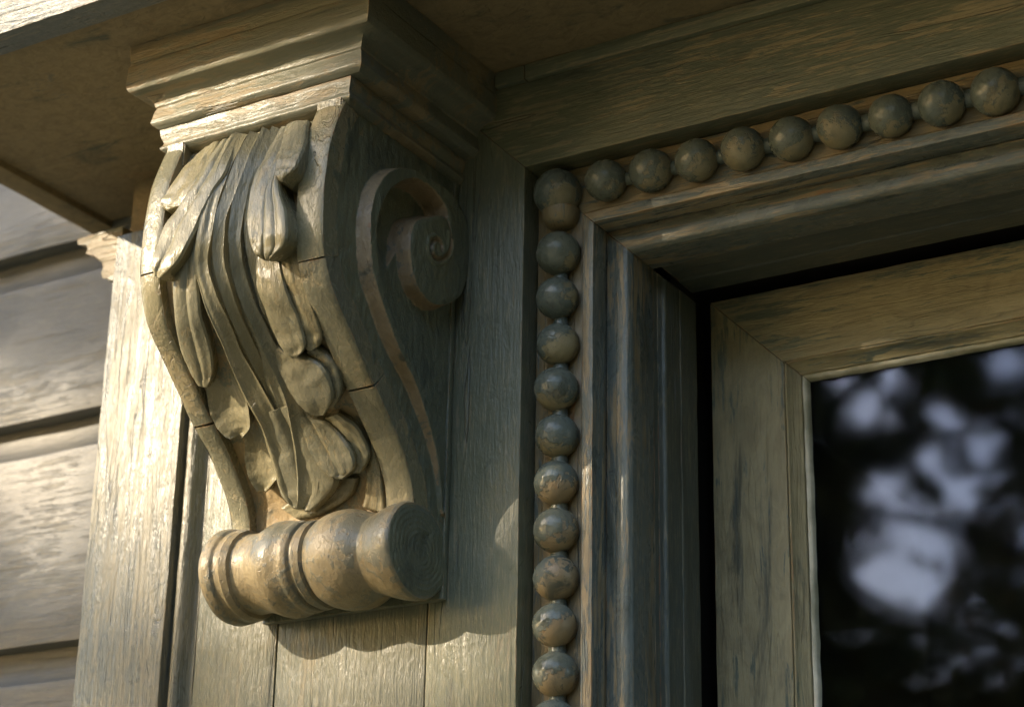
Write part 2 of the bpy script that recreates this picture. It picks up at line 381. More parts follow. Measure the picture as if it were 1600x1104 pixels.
# ---- pilaster that carries the bracket
pil = thing('pilaster', 'pilaster of flaking sunlit painted planks behind and left of the carved bracket', 'pilaster', (-0.25, 0, ZB))
board_z('outer_board', rect(-0.3765, -0.2945, -0.012, 0.06), ZB, 0.0225, M['outer'], pil, seed=1, amp=0.0006, label='brightly sunlit flaking board at the left')
def qr(x0, x1, y_edge, y_top):
    pts = [(x1, 0.03), (x0, 0.03), (x0, y_edge)]
    for k in range(9):
        a = k / 8
        pts.append((x0 + (x1 - x0) * (0.05 + 0.72 * a), y_edge + (y_top - y_edge) * math.sin(math.pi * a) ** 0.7))
    pts.append((x1 - 0.003, y_edge + 0.002)); pts.append((x1, y_edge + 0.001))
    return pts
board_z('quarter_round', qr(-0.2935, -0.2735, -0.0005, -0.0095), ZB, 0.02, M['outer'], pil, seed=2, r=0.0004, amp=0.0004)
board_z('plank', rect(-0.2728, -0.1993, 0.0, 0.034), ZB, 0.06, M['plank'], pil, seed=5, amp=0.0004)
board_z('plank', rect(-0.1982, -0.0722, 0.0004, 0.034), ZB, 0.0690, M['plank'], pil, seed=6, amp=0.0004)
box('backing_board', -0.38, 0.035, 0.0355, 0.06, ZB, 0.08, M['void'], pil)
board_x('frieze_panel', rect(0.012, 0.0352, 0.0232, SZ - 0.0003), -0.385, -0.2, M['soffit'], pil, amp=0.0004)
# moulding returning round the pilaster's left side
prof_m = [(0.052, 0.033), (0.050, 0.028), (0.040, 0.026), (0.038, 0.021), (0.040, 0.018), (0.030, 0.014), (0.020, 0.006), (0.018, 0.0), (0.020, -0.003), (0.018, -0.008), (0.008, -0.012), (0.0, -0.012), (0.0, 0.034)]
rings = []
for i in range(13):
    y = -0.006 + i * 0.0055
    rings.append([(-0.3768 - p * 0.95, y, z) for p, z in rounded(prof_m, 0.0006)])
sweep('moulding_return', rings, M['cap_x'], pil, amp=0.0003, f=70)
# small square nails heads and splits are left to the paint

# ------------------------------------------------------------------ window casing
cas = thing('window_casing', 'olive weathered window casing with stepped mitred frame and a row of round beads', 'window casing', (0, 0, ZB))
jamb('casing_board', rect(-0.0712, 0.0, 0.0, 0.033), M['board'], cas, seed=11, amp=0.0004)
header('casing_board', rect(-0.0690, 0.0, 0.0, 0.033), M['head'], cas, seed=13, amp=0.0004)
chan = [(0.0005, 0.0195), (0.007, 0.0193), (0.0085, 0.0172), (0.0385, 0.0172), (0.0395, 0.0192), (0.0436, 0.0192), (0.0436, 0.034), (0.0005, 0.034)]
jamb('bead_channel', chan, M['channel'], cas, seed=15); header('bead_channel', chan, M['channel_x'], cas, seed=17)
fil = [(0.0438, 0.0082), (0.0522, 0.0080), (0.0523, 0.045), (0.0438, 0.045)]
jamb('fillet_strip', fil, M['trim_v'], cas, seed=19, amp=0.00035); header('fillet_strip', fil, M['trim_h'], cas, seed=21, amp=0.00035)
band = [(0.0525, 0.0275), (0.0610, 0.0262), (0.0620, 0.0245), (0.0670, 0.0238), (0.0705, 0.0250), (0.0725, 0.0285), (0.0725, 0.060), (0.0525, 0.060)]
jamb('stop_moulding', band, M['trim_v'], cas, seed=23, amp=0.0004); header('stop_moulding', band, M['trim_h'], cas, seed=25, amp=0.0004)
l1 = [(0.0560, 0.0602), (0.0724, 0.0602), (0.0724, 0.0665), (0.0765, 0.0655), (0.0788, 0.0668), (0.0792, 0.0700), (0.0792, 0.088), (0.0800, 0.0885), (0.0806, 0.113), (0.0560, 0.113)]
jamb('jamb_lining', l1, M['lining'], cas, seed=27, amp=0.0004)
l2 = [(0.0560, 0.0602), (0.0716, 0.0602), (0.0716, 0.088), (0.0728, 0.0895), (0.0730, 0.112), (0.0560, 0.112)]
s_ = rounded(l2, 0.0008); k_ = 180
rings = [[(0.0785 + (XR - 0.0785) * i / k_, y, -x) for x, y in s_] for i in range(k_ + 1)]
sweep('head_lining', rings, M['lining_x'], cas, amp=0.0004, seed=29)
box('hidden_recess', 0.03, 0.0598, 0.1135, 0.17, ZB, -0.03, M['void'], cas)
box('hidden_recess', 0.0601, XR, 0.1135, 0.17, -0.055, -0.03, M['void'], cas)

# beads: turned balls with a small turning nub facing out, strung on a thin rod
def bead_mesh(seed, r=0.0156, sq=1.0):
    V = []; F = []; nu, nv = 40, 28
    for i in range(nv + 1):
        th = math.pi * i / nv
        for j in range(nu):
            ph = 2 * math.pi * j / nu
            rr = r * (1 + 0.012 * mnoise.noise(Vector((math.sin(th) * math.cos(ph) * 1.6 + seed, math.cos(th) * 1.6, math.sin(th) * math.sin(ph) * 1.6))))
            rr += 0.00022 * mnoise.noise(Vector((math.sin(th) * math.cos(ph) * 7 + seed, math.cos(th) * 7, math.sin(th) * math.sin(ph) * 7)))
            if th < 0.16: rr += 0.0005 * (0.5 + 0.5 * math.cos(th / 0.16 * math.pi))
            if 0.20 < th < 0.30: rr -= 0.00025 * math.sin((th - 0.20) / 0.1 * math.pi)
            V.append((rr * math.sin(th) * math.cos(ph), -rr * math.cos(th) * 0.98, rr * sq * math.sin(th) * math.sin(ph)))
    for i in range(nv):
        for j in range(nu):
            F.append((i * nu + j, i * nu + (j + 1) % nu, (i + 1) * nu + (j + 1) % nu, (i + 1) * nu + j))
    me = bpy.data.meshes.new('bead'); me.from_pydata(V, [], F); me.validate()
    bm = bmesh.new(); bm.from_mesh(me); bmesh.ops.remove_doubles(bm, verts=bm.verts, dist=1e-6); bmesh.ops.recalc_face_normals(bm, faces=bm.faces); bm.to_mesh(me); bm.free()
    me.materials.append(M['bead']); me.shade_smooth(); return me
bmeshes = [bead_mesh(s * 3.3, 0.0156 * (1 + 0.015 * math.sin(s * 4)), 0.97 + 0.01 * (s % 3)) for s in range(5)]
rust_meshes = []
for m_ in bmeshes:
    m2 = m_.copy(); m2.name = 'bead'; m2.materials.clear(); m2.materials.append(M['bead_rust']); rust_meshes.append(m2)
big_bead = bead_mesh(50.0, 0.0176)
pos = [(0.0228, -0.0225, 1)]
pos += [(0.0238 + 0.0001 * i, z, 0) for i, z in enumerate([-0.0700, -0.1046, -0.1390, -0.1727, -0.2064, -0.2403, -0.2737, -0.3066, -0.3388, -0.3714, -0.4046, -0.4382])]
pos += [(0.0624 + 0.03540 * i, -0.0222 - 0.00042 * i, 0) for i in range(12)]
zv = pos[12][1]
while zv > -0.90: zv -= 0.0337; pos.append((0.0252, zv, 0))
xv = 0.0624 + 0.0354 * 11
while xv < 1.05: xv += 0.0354; pos.append((xv, -0.027, 0))
for i, (x, z, c) in enumerate(pos):
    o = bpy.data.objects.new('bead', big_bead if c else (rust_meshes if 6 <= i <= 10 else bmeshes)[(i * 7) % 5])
    scene.collection.objects.link(o); o.parent = cas
    o.location = Vector((x, 0.0085 + 0.0009 * math.sin(i * 2.7), z)) - cas.location
    a, b_ = 0.12 * math.sin(i * 3.1), 0.14 * math.cos(i * 1.7)
    o.rotation_euler = (a, 0.35 * math.sin(i * 5.3), b_)
    sc = 1 + 0.02 * math.sin(i * 1.9); o.scale = (sc, sc, sc)
    if c: o['label'] = 'larger corner bead with a crack across it'
def rod(name, p0, p1, rfun, parent, mat, nseg=60, nr=14):
    p0 = Vector(p0); p1 = Vector(p1); d = (p1 - p0).normalized(); a = Vector((0, 1, 0)); b_ = d.cross(a)
    rings = []
    for i in range(nseg + 1):
        t = i / nseg; c = p0.lerp(p1, t); r_ = rfun(t)
        rings.append([tuple(c + a * math.cos(2 * math.pi * j / nr) * r_ + b_ * math.sin(2 * math.pi * j / nr) * r_) for j in range(nr)])
    return sweep(name, rings, mat, parent, amp=0.0004, f=60)
rod('bead_string', (0.0242, 0.0125, -0.055), (0.0252, 0.0125, ZB + 0.01), lambda t: 0.0052 + 0.0007 * math.sin(t * 170), cas, M['bead'], 260)
rod('bead_string', (0.047, 0.0125, -0.0222), (1.08, 0.0125, -0.027), lambda t: 0.0052 + 0.0009 * math.sin(t * 190), cas, M['bead'], 260)
rod('spool', (0.0236, 0.0120, -0.036), (0.0236, 0.0120, -0.0500), lambda t: 0.0138 * math.sqrt(max(0.05, 1 - (t * 0.97) ** 3)), cas, M['channel'], 12, 28)

# ------------------------------------------------------------------ window sash
sash = thing('window_sash', 'tan and green weathered window sash holding the dark reflecting pane', 'window', (0.08, 0.139, ZB))
sec = [(0.0795, 0.1392), (0.1370, 0.1390), (0.1372, 0.170), (0.0795, 0.170)]
jamb('stile', sec, M['sash_v'], sash, dz=0.0085, seed=31, amp=0.0004)
sec = [(0.0795, 0.1388), (0.1365, 0.1386), (0.1367, 0.170), (0.0795, 0.170)]
header('rail', sec, M['sash_h'], sash, dz=0.0085, seed=33, amp=0.0004)
bev = [(0.1374, 0.1398), (0.1390, 0.1392), (0.1402, 0.1420), (0.1452, 0.1470), (0.1468, 0.1476), (0.1470, 0.166), (0.1374, 0.166)]
jamb('sash_moulding', bev, M['sash_v'], sash, dz=0.0095, seed=35, amp=0.0003)
header('sash_moulding', bev, M['sash_h'], sash, dz=0.0095, seed=37, amp=0.0003)
put = [(0.1471, 0.1490), (0.1500, 0.1500), (0.1516, 0.1545), (0.1471, 0.1545)]
jamb('glazing_putty', put, M['putty'], sash, dz=0.0105, seed=39, amp=0.0005, f_=None) if False else None
for fn in (jamb, header):
    fn('glazing_putty', put, M['putty'], sash, dz=0.0100, seed=39, amp=0.0006, f=90, step=0.004)
box('glass_pane', 0.1420, XR - 0.01, 0.1550, 0.1578, ZB + 0.01, -0.1320, M['glass'], sash)
# ------------------------------------------------------------------ carved scroll bracket
brk = thing('scroll_bracket', 'carved scroll bracket with acanthus leaf front and spiral side, flaking olive and tan paint', 'bracket', (-0.1345, 0, -0.30))
PF = np.array([(-144, 4), (-151, -11), (-159, -35), (-163, -62), (-164, -90), (-162.5, -106), (-158, -122), (-149, -139), (-131, -157), (-98, -189), (-71, -212.5), (-50.5, -238.5), (-43.5, -262), (-43, -300)]) / 1000.0
def catmull(P, n):
    P = np.asarray(P, float); m = len(P); Q = np.vstack([2 * P[0] - P[1], P, 2 * P[-1] - P[-2]])
    out = []
    for u in np.linspace(0, m - 1, n):
        i = min(int(u), m - 2); t = u - i; a, b, c, d = Q[i], Q[i + 1], Q[i + 2], Q[i + 3]
        out.append(0.5 * (2 * b + (c - a) * t + (2 * a - 5 * b + 4 * c - d) * t * t + (3 * b - a - 3 * c + d) * t ** 3))
    return np.array(out)
PS = catmull(PF, 400)
_o = np.argsort(-PS[:, 1]); PS = PS[_o]
def yF(z): return float(np.interp(-z, -PS[:, 1], PS[:, 0]))
def nF(z):
    e = 0.003; dy = yF(z + e) - yF(z - e); v = np.array((-2 * e, dy)); v /= np.linalg.norm(v); return v   # (ny, nz)

XL, XRB = -0.2115, -0.0570
ZT, ZE = 0.002, -0.268
# side bands: front faces follow the S curve, built in the pieces the cracks divide them into
def band_piece(x0, x1, za, zb, seed):
    k = max(6, int((za - zb) / 0.0022)); rings = []
    for i in range(k + 1):
        z = za + (zb - za) * i / k; y = yF(z); ny, nz = nF(z)
        w = x1 - x0; sec = []
        crown = [(0, 0.0011), (0.0012, 0.0002), (0.25 * w, -0.0002), (0.5 * w, -0.0004), (0.75 * w, -0.0002), (w - 0.0012, 0.0002), (w, 0.0011)]
        pts = [(x0 + a, y - ny * b, z - nz * b) for a, b in crown]
        pts.append((x1, y - ny * 0.017, z - nz * 0.017)); pts.append((x0, y - ny * 0.017, z - nz * 0.017))
        rings.append(pts)
    return sweep('side_band', rings, M['fillet'], brk, amp=0.0007, f=42, seed=seed, angle=50)
g_ = 0.0006
for x0, x1, cuts, sd_ in ((XL, XL + 0.0165, (-0.104, -0.1935), 1.0), (XRB - 0.0215, XRB + 0.0004, (-0.1205, -0.1905), 5.0)):
    zs = [ZT, cuts[0], cuts[1], ZE]
    for i in range(3): band_piece(x0, x1, zs[i] - (g_ if i else 0), zs[i + 1] + (g_ if i < 2 else 0), sd_ + i)
# little square blocks where the bands meet the cap
for x0, x1 in ((XL + 0.0010, XL + 0.0170), (XRB - 0.0215, XRB - 0.0005)):
    o = box('band_block', x0, x1, -0.1475, -0.12, -0.0165, 0.0035, M['fillet'], brk, bevel=0.0010)

# sunk ground behind the leaf
V = []; F = []; nx, nz = 90, 190
x0, x1 = XL + 0.010, XRB - 0.014
for i in range(nz + 1):
    z = ZT + (ZE - ZT) * i / nz; ny, nzz = nF(z); y = yF(z)
    for j in range(nx + 1):
        x = x0 + (x1 - x0) * j / nx
        d = 0.0088 + 0.0012 * mnoise.noise(Vector((x * 45, 3, z * 45))) + 0.0006 * mnoise.noise(Vector((x * 160, 7, z * 120)))
        V.append((x, y - ny * d, z - nzz * d))
for i in range(nz):
    for j in range(nx):
        a = i * (nx + 1) + j; F.append((a, a + 1, a + nx + 2, a + nx + 1))
link('carved_ground', V, F, M['carve_low'], brk, angle=80)

# ---- leaf strands and lobes: pairs of edge points (x, z left; x, z right; lift) in mm on the front
LOBES = {
  'BA': (1.2, [(-159, 0.2, -92.9, -11.3, -6), (-162.1, -48.3, -95.9, -49.3, -5.5), (-165.3, -92.3, -94.6, -79.3, -5.5), (-164.1, -115, -94.2, -111.2, -5.5), (-158.6, -140, -95.4, -142.2, -5.5), (-158.5, -160.9, -103.1, -161.6, -5.5), (-156.8, -182.2, -113.4, -180.9, -5), (-156.2, -207.1, -118.9, -201.2, -3), (-159.5, -229.5, -123.1, -222.6, -1), (-153.7, -245.2, -133.3, -244.5, 1)]),
  'BB': (1, [(-172.2, -8.5, -159, 0.2, -6), (-183.6, -42.7, -165.6, -47.2, -6), (-188.1, -82.4, -168.5, -76.9, -6), (-188, -114.7, -166.6, -105.7, -6), (-189.9, -134.9, -169.2, -138.3, -6), (-193.8, -156.2, -176.4, -158.6, -5), (-189.8, -170.2, -184.4, -171.2, -2)]),
  'T': (6, [(-152.9, -189, -120.4, -187.9, -8), (-154.3, -203.6, -118.1, -202.8, -4), (-159.8, -222.3, -114.1, -220.5, 1), (-161.2, -236.1, -111, -237.2, 3.5), (-153.6, -247.4, -134.7, -252.9, 3)]),
  'N0': (2.2, [(-175.5, -8.5, -161.6, -6.4, -3), (-184.6, -22.4, -160.2, -27, -1), (-193, -41.4, -164.4, -47.5, 1), (-197.8, -50.8, -175.4, -59.4, 1), (-195.3, -55.2, -188.5, -59.9, 0)]),
  'A': (2.6, [(-161.6, -7.7, -145.8, -3.8, -3), (-165.2, -33, -142.1, -34.8, 0), (-174.4, -54.9, -149.5, -55.8, 2), (-184.9, -70, -156.1, -75.5, 4), (-190.1, -88.7, -162.9, -95.8, 7), (-191.1, -101.2, -172.3, -109, 10), (-189.3, -110.5, -183.7, -114.9, 10)]),
  'B1': (2.4, [(-168.1, -67, -157.1, -65.6, -4), (-174.1, -87.1, -158.1, -90.6, -2), (-179.3, -105, -160.7, -112.9, -1), (-182.8, -122, -162.5, -129.4, 0), (-186.9, -137.2, -164.9, -144, 0), (-191.4, -151, -168.2, -157.7, 1), (-191.4, -164.9, -173, -168.7, 3), (-188.9, -173.2, -181.2, -175.6, 4)]),
  'C': (3, [(-150.9, -4.1, -139.8, -3.8, -4), (-152.5, -37, -141.6, -35.6, -1), (-158.2, -67, -146.2, -64.9, 0), (-160.6, -93.5, -149, -91.3, 1), (-161.6, -113.1, -151.5, -107.3, 0), (-159.3, -134.6, -148, -127.1, 0), (-158.3, -151.6, -145.3, -144.8, -1), (-159.6, -168.8, -145.8, -160.3, -1), (-159.5, -185.7, -142.8, -174.5, -1), (-158, -198.9, -140.3, -189, 0), (-160.2, -211, -139.4, -201.4, 1), (-160.9, -226.7, -140.9, -217.8, 4), (-158.9, -238.9, -144.5, -233, 6), (-151.5, -248.5, -147.9, -249.8, 6)]),
  'D': (3, [(-134.7, -8.5, -126.3, -7.4, -3), (-137.2, -37.2, -126.2, -36.9, 0), (-141.4, -61.5, -131.4, -61.9, 1), (-143, -81.5, -134.8, -80.9, 3), (-144.2, -104.1, -136, -105.8, 2), (-141.6, -125.7, -134.2, -123, 2), (-139.7, -144.4, -132.9, -140.9, 1), (-140.1, -159.6, -132.9, -157.2, 0), (-141.6, -171.2, -135, -169.6, -4), (-143.6, -186.2, -142.1, -186.4, -10)]),
  'E0': (3.5, [(-124.4, -6.7, -117.3, -7.7, -3), (-123.7, -38.6, -115.6, -40.6, 0), (-128.1, -65, -119.2, -67.1, 2), (-129.5, -84.5, -120.6, -86.5, 3), (-128.9, -107.5, -120.8, -107, 3), (-128, -124.1, -119.8, -121.6, 2), (-126.7, -142.9, -117.7, -140.8, 1), (-126.5, -158.3, -116.5, -156.3, 1), (-126.6, -173.7, -114.4, -170.2, 1), (-127.7, -189.2, -113.9, -186.4, 1), (-136, -207.2, -120, -203.9, 2), (-140.9, -225.6, -125.8, -223.7, 5), (-145.1, -241.3, -129.9, -241.2, 8), (-146.2, -250.3, -138, -250.5, 7)]),
  'K': (2.5, [(-116.6, -7.9, -107.7, -9.5, -3), (-114.2, -36.8, -105.2, -38.1, 0), (-117.1, -57.2, -110.8, -56.2, 1), (-119.5, -76.3, -114.5, -77.5, 1), (-119.3, -94.9, -115, -93.5, 0), (-118.3, -112, -111.5, -109.1, -2), (-117.1, -128.2, -107.8, -126, -3), (-116.6, -143, -107.8, -142.6, -4)]),
  'M1': (2.4, [(-106.3, -11.2, -93.7, -13.2, -2), (-106.6, -34.5, -91.8, -38.4, 2), (-109.9, -52.1, -94.9, -57.4, 6), (-110.4, -73.1, -94.4, -78.3, 9), (-108.7, -92.4, -93.3, -95.7, 11), (-105.4, -105.1, -93, -107.6, 13), (-101.1, -115.1, -94.4, -116, 14), (-97.2, -119.2, -95.7, -119.9, 13)]),
  'M2': (2.6, [(-99.7, -11.4, -84.1, -12.5, -2), (-96.7, -35.1, -81.8, -34.8, 2), (-97.2, -56.9, -86.7, -49.8, 6), (-96.6, -77.8, -85.9, -68.3, 9), (-94.6, -95.8, -76.8, -89.8, 12), (-93.8, -107.8, -73.8, -106.3, 14), (-93.7, -116, -77.4, -115.9, 15), (-93, -120.8, -88.8, -121.2, 14)]),
  'H1': (2.2, [(-101.9, -9.4, -81.6, -11.5, -1), (-95.1, -30.3, -73.2, -33.9, 4), (-90.3, -47.2, -70.8, -49.8, 9), (-89.1, -59.1, -72.9, -61.2, 12), (-85, -65, -80.7, -66.6, 12)]),
  'E': (2.2, [(-122.5, -93.8, -98.9, -98.8, -7), (-117.7, -112.3, -93.3, -120.3, -4), (-114.7, -125.4, -90.9, -134.1, -1), (-112.9, -141.5, -88.8, -146.6, 1), (-112.4, -155.9, -88.6, -157.6, 4), (-108.3, -167.3, -90.4, -167.4, 8), (-104.2, -170.6, -99.4, -171.3, 8)]),
  'E2': (2, [(-101.4, -96.1, -84.5, -99.7, -9), (-95.4, -117.1, -79.3, -122.2, -6), (-92.5, -132.1, -77.6, -137.7, -4), (-90.3, -145.6, -76.9, -149.9, -2), (-91.6, -156.1, -77.8, -159.7, 0), (-93.3, -163.8, -81.6, -165.8, 2), (-92.3, -167, -88.7, -167.8, 2)]),
  'F': (2.4, [(-123.6, -140.9, -119.1, -150.1, -8), (-123, -152.3, -114, -161.1, -4), (-122.2, -166.5, -98.7, -168, 0), (-119.6, -180.5, -86.8, -175.9, 5), (-116, -191.5, -82.2, -185.7, 9), (-111, -198.6, -85.5, -195.8, 11), (-105.6, -201.1, -97.6, -201.7, 10)]),
  'F2': (3, [(-98.3, -164.6, -86.9, -163.4, -7), (-91.4, -172.6, -78.6, -172.3, -3), (-87.2, -183.1, -77.2, -183, 1), (-89.4, -192.1, -80.4, -191.2, 3), (-95.5, -197.3, -90.3, -197.3, 3)]),
  'G': (2.4, [(-127.6, -174.8, -117.6, -183.8, -8), (-127.2, -186.3, -112.1, -196.4, -4), (-125, -199.7, -102.1, -204.9, 1), (-125.5, -212.5, -94.8, -214.3, 5), (-121.5, -225.2, -89.9, -224, 9), (-114.8, -234, -91.5, -233.2, 11), (-109.4, -236.7, -102.3, -237.6, 10)]),
  'G2': (3, [(-108.2, -198, -95.3, -197.2, -8), (-99.1, -207.5, -85.4, -206.1, -4), (-94.2, -217.3, -81.8, -216, -1), (-93.3, -226.3, -81.9, -225.6, 2), (-98, -232.5, -90.6, -232.7, 2)]),
  'T3': (3, [(-122.6, -175.5, -118.6, -176, -5), (-119.1, -191, -115.6, -193.5, -3), (-121, -206.6, -117.2, -208.7, -1), (-124.4, -223.2, -117.7, -224.8, 2), (-127.5, -236.7, -117.9, -236, 5), (-132.9, -245.3, -124.2, -245.6, 4)]),
  'I1': (-3, [(-187.2, -166.9, -163.3, -164.8, -8), (-192.8, -179.3, -162.1, -178.7, -5), (-193.1, -190.5, -160.7, -189.9, 0), (-189.4, -199.7, -163.9, -200, 5), (-183.7, -204.1, -174.3, -204.9, 6)]),
  'I2': (-3, [(-171.1, -185, -157.9, -188.4, -8), (-177.1, -200.7, -157.3, -203, -5), (-182.8, -213.5, -153.9, -213.7, 0), (-182.6, -226.9, -155.8, -226.8, 5), (-179, -235.3, -172.8, -236.4, 6)]),
  'J': (3, [(-170.6, -242.1, -155.7, -253.6, -9), (-151.9, -238.6, -132, -252, -7), (-133.7, -235.1, -110.2, -244.2, -7), (-121.3, -230.7, -101, -233.1, -8)]),
  'U': (2, [(-70.7, -186, -76.7, -198.7, -7), (-75.6, -202.4, -78.4, -215.9, -6), (-82.1, -219.1, -81, -234.2, -6), (-93, -232.7, -82.2, -246.1, -6), (-101.1, -252.1, -83, -258.7, -6)]),
}

def front_pt(x, z, lift):
    y = yF(z); ny, nz = nF(z)
    # measured lifts are along -y
    return np.array((x, y - lift, z))
def lobe(key, bulge, st, seed):
    st = np.array(st, float) / 1000.0; m = len(st); n = max(18, m * 7)
    S = catmull(st, n); rows = []
    nc = 21
    b = bulge / 1000.0
    seg = []
    for i in range(n):
        xl, zl, xr, zr, lift = S[i]
        t = i / (n - 1)
        Lp = front_pt(xl, zl, lift); Rp = front_pt(xr, zr, lift)
        zc = (zl + zr) / 2; ny, nz = nF(zc); nv = np.array((0, ny, nz))
        w = np.linalg.norm(Rp - Lp)
        be = math.copysign(min(abs(b), max(w * 0.42, 0.0004)), b)
        tip = min(1.0, (1 - t) / 0.14)
        row = []
        for j in range(nc + 1):
            u = j / nc; c = 1 - (2 * u - 1) ** 2
            hgt = be * (c ** 0.36 - 0.38 * c * c * (0.3 + 0.7 * t)) * 1.35 if b > 0 else be * c * 1.6
            if key in STRANDS:                # knife-cut flute: steep on the left, long slope on the right
                hgt = be * 1.55 * ((u * 3.5) ** 0.75 if u <= 0.2858 else max(0.0, (1 - u) * 1.4) ** 1.25)
            if key in ('BA', 'BB'): hgt = be * c + 0.0006 * math.sin(u * 30)
            if b > 0 and key in RIBBED: hgt -= be * 0.5 * math.exp(-((u - 0.5 - 0.08 * math.sin(seed)) / 0.07) ** 2) * (1 if t < 0.93 else 0.3)
            p = Lp + (Rp - Lp) * u + nv * hgt
            fl = 0.00028 * mnoise.noise(Vector((u * 5 + seed * 3, t * 2.0 + seed, 0.3))) + 0.0003 * mnoise.noise(Vector((u * 2, t * 9 + seed, 0.9)))
            row.append(p + nv * fl * (1 + 2 * (w > 0.012)))
        depth = lift + 0.0135
        inset = min(0.15 * w, 0.0025)
        dirn = (Rp - Lp) / max(w, 1e-6)
        def sk(p, s, f1, ins):
            return p - nv * depth * f1 + dirn * ins * s
        left = [sk(row[0], 1, 1.0, inset), sk(row[0], 1, 0.5, inset * 0.85), sk(row[0], 1, 0.12, inset * 0.25)]
        right = [sk(row[-1], -1, 0.12, inset * 0.25), sk(row[-1], -1, 0.5, inset * 0.85), sk(row[-1], -1, 1.0, inset)]
        rows.append(left + row + right)
    # rounded tip: the last rows turn over and run back down under the lobe
    last = np.array(rows[-1]); prev = np.array(rows[-3]); cen = last[3:-3].mean(axis=0)
    d = cen - prev[3:-3].mean(axis=0); d /= np.linalg.norm(d); zc = float(cen[2]); ny, nz = nF(zc); nv = np.array((0, ny, nz))
    for q, (adv, sink, shr) in enumerate(((0.0009, 0.0008, 0.12), (0.0013, 0.0022, 0.3), (0.0006, 0.0045, 0.45), (-0.002, 0.010, 0.5), (-0.003, 0.020, 0.5))):
        rows.append([p + d * adv - nv * sink + (cen - p) * shr * (1 if 3 <= j < len(last) - 3 else 0.6) for j, p in enumerate(last)])
    first = np.array(rows[0]); nv0 = np.array((0, *nF(float(first[5][2]))))
    rows.insert(0, [p - nv0 * 0.012 for p in first])
    k = len(rows[0]); V = [tuple(p) for r_ in rows for p in r_]; F = []
    for i in range(len(rows) - 1):
        for j in range(k - 1):
            a = i * k + j; F.append((a, a + 1, a + k + 1, a + k))
    V = wob(V, 0.0005, 60, seed)
    V = wob(V, 0.00012, 260, seed)
    nm = 'leaf_strand' if key in STRANDS else 'leaf_lobe'
    link(nm, V, F, M['carve'], brk, angle=27)
STRANDS = {'C', 'D', 'E0', 'K', 'T3'}
RIBBED = {'B1', 'M2', 'T', 'A', 'G'}
for i, (k, (b, st)) in enumerate(LOBES.items()): lobe(k, b, st, i * 1.37)

# ---- right side face with the spiral standing proud of it
def poly_dist(P, poly, closed=True):
    """signed distance (negative inside) of points P to a closed polygon"""
    A = np.array(poly, float); B = np.roll(A, -1, axis=0); d = np.full(len(P), 1e9); ins = np.zeros(len(P), bool)
    for a, b in zip(A, B):
        ab = b - a; t = np.clip(((P - a) @ ab) / (ab @ ab), 0, 1); q = a + t[:, None] * ab
        d = np.minimum(d, np.hypot(*(P - q).T))
        c = ((a[1] > P[:, 1]) != (b[1] > P[:, 1]))
        with np.errstate(divide='ignore', invalid='ignore'):
            xi = (b[0] - a[0]) * (P[:, 1] - a[1]) / (b[1] - a[1]) + a[0]
        ins ^= c & (P[:, 0] < xi)
    return np.where(ins, -d, d)
OUTER = [(-10, -256), (-13.2, -250), (-18.5, -231), (-32, -207.3), (-57.8, -178.4), (-80.1, -162.7), (-97.5, -145.6), (-114.3, -124), (-121, -106), (-123.5, -81), (-119.5, -60.4), (-109.5, -42.5), (-93.8, -30.0), (-71.7, -22.3), (-38.5, -19.6), (-18, -22), (-4, -32), (1, -49), (1, -73), (-6, -92), (-19, -104), (-33.3, -112), (-48, -114.8), (-64.6, -109), (-71.5, -101)]
INNER = [(-76.6, -84.7), (-75.8, -72.3), (-69.3, -60), (-52, -50), (-38, -43), (-30, -42), (-32.0, -35), (-37.9, -31.5), (-50.7, -27.6), (-68, -28.5), (-81.5, -34.5), (-94.4, -44.4), (-105, -57.1), (-113.5, -78), (-113.5, -100), (-107, -120), (-92.0, -141), (-74.0, -158), (-52.0, -174.5), (-27.4, -204), (-16.0, -230), (-10.0, -250), (-6, -256)]
po = catmull(OUTER, 130); pi_ = catmull(INNER, 130)
POLY = np.vstack([po, pi_]) / 1000.0
nz, ny_ = 460, 250
zz = np.linspace(ZT, -0.285, nz); P = []
for z in zz:
    yf = (yF(z) if z > -0.262 else -0.0425) + 0.0008
    for u in np.linspace(0, 1, ny_): P.append((yf + (0.0 - yf) * u, z))
P = np.array(P)
sdv = poly_dist(P, POLY)
hgt = 0.0108 * np.clip(0.5 - sdv / 0.0016, 0, 1)
hgt = 0.0108 * (lambda t: t * t * (3 - 2 * t))(np.clip(0.5 - sdv / 0.0018, 0, 1))
tail = np.clip((-P[:, 1] - 0.150) / 0.10, 0, 1)             # the ridge sinks towards the foot
hgt *= 1 - 0.75 * tail
ey, ez = -0.0415, -0.0715
rr = np.hypot(P[:, 0] - ey, P[:, 1] - ez); th = np.arctan2(P[:, 1] - ez, P[:, 0] - ey)
HOL = catmull(INNER[:14], 80) / 1000.0
HOL = np.vstack([HOL, catmull([INNER[14], (-100, -110), (-84, -100)], 12) / 1000.0])
hsd = poly_dist(P, HOL)
hgt -= 0.0060 * (lambda t: t * t * (3 - 2 * t))(np.clip(-hsd / 0.0030, 0, 1)) * np.clip(1.0 + (P[:, 1] + 0.085) / 0.02, 0, 1)
raised = np.clip(-sdv / 0.004, 0, 1)
hgt += raised * 0.0050 * np.clip(1 - rr / 0.045, 0, 1)
CUT = catmull([(-37.8, -32.9), (-31.5, -39.4), (-28.5, -49.5), (-29.0, -61.1), (-33.5, -72.8), (-42.6, -80.5), (-51.5, -81.5), (-55.5, -76.5), (-53.4, -70.8), (-47.5, -67.5), (-42.4, -69.4), (-43.0, -73.0)], 90) / 1000.0
dc = np.min(np.hypot(P[:, None, 0] - CUT[None, :, 0], P[:, None, 1] - CUT[None, :, 1]), axis=1)
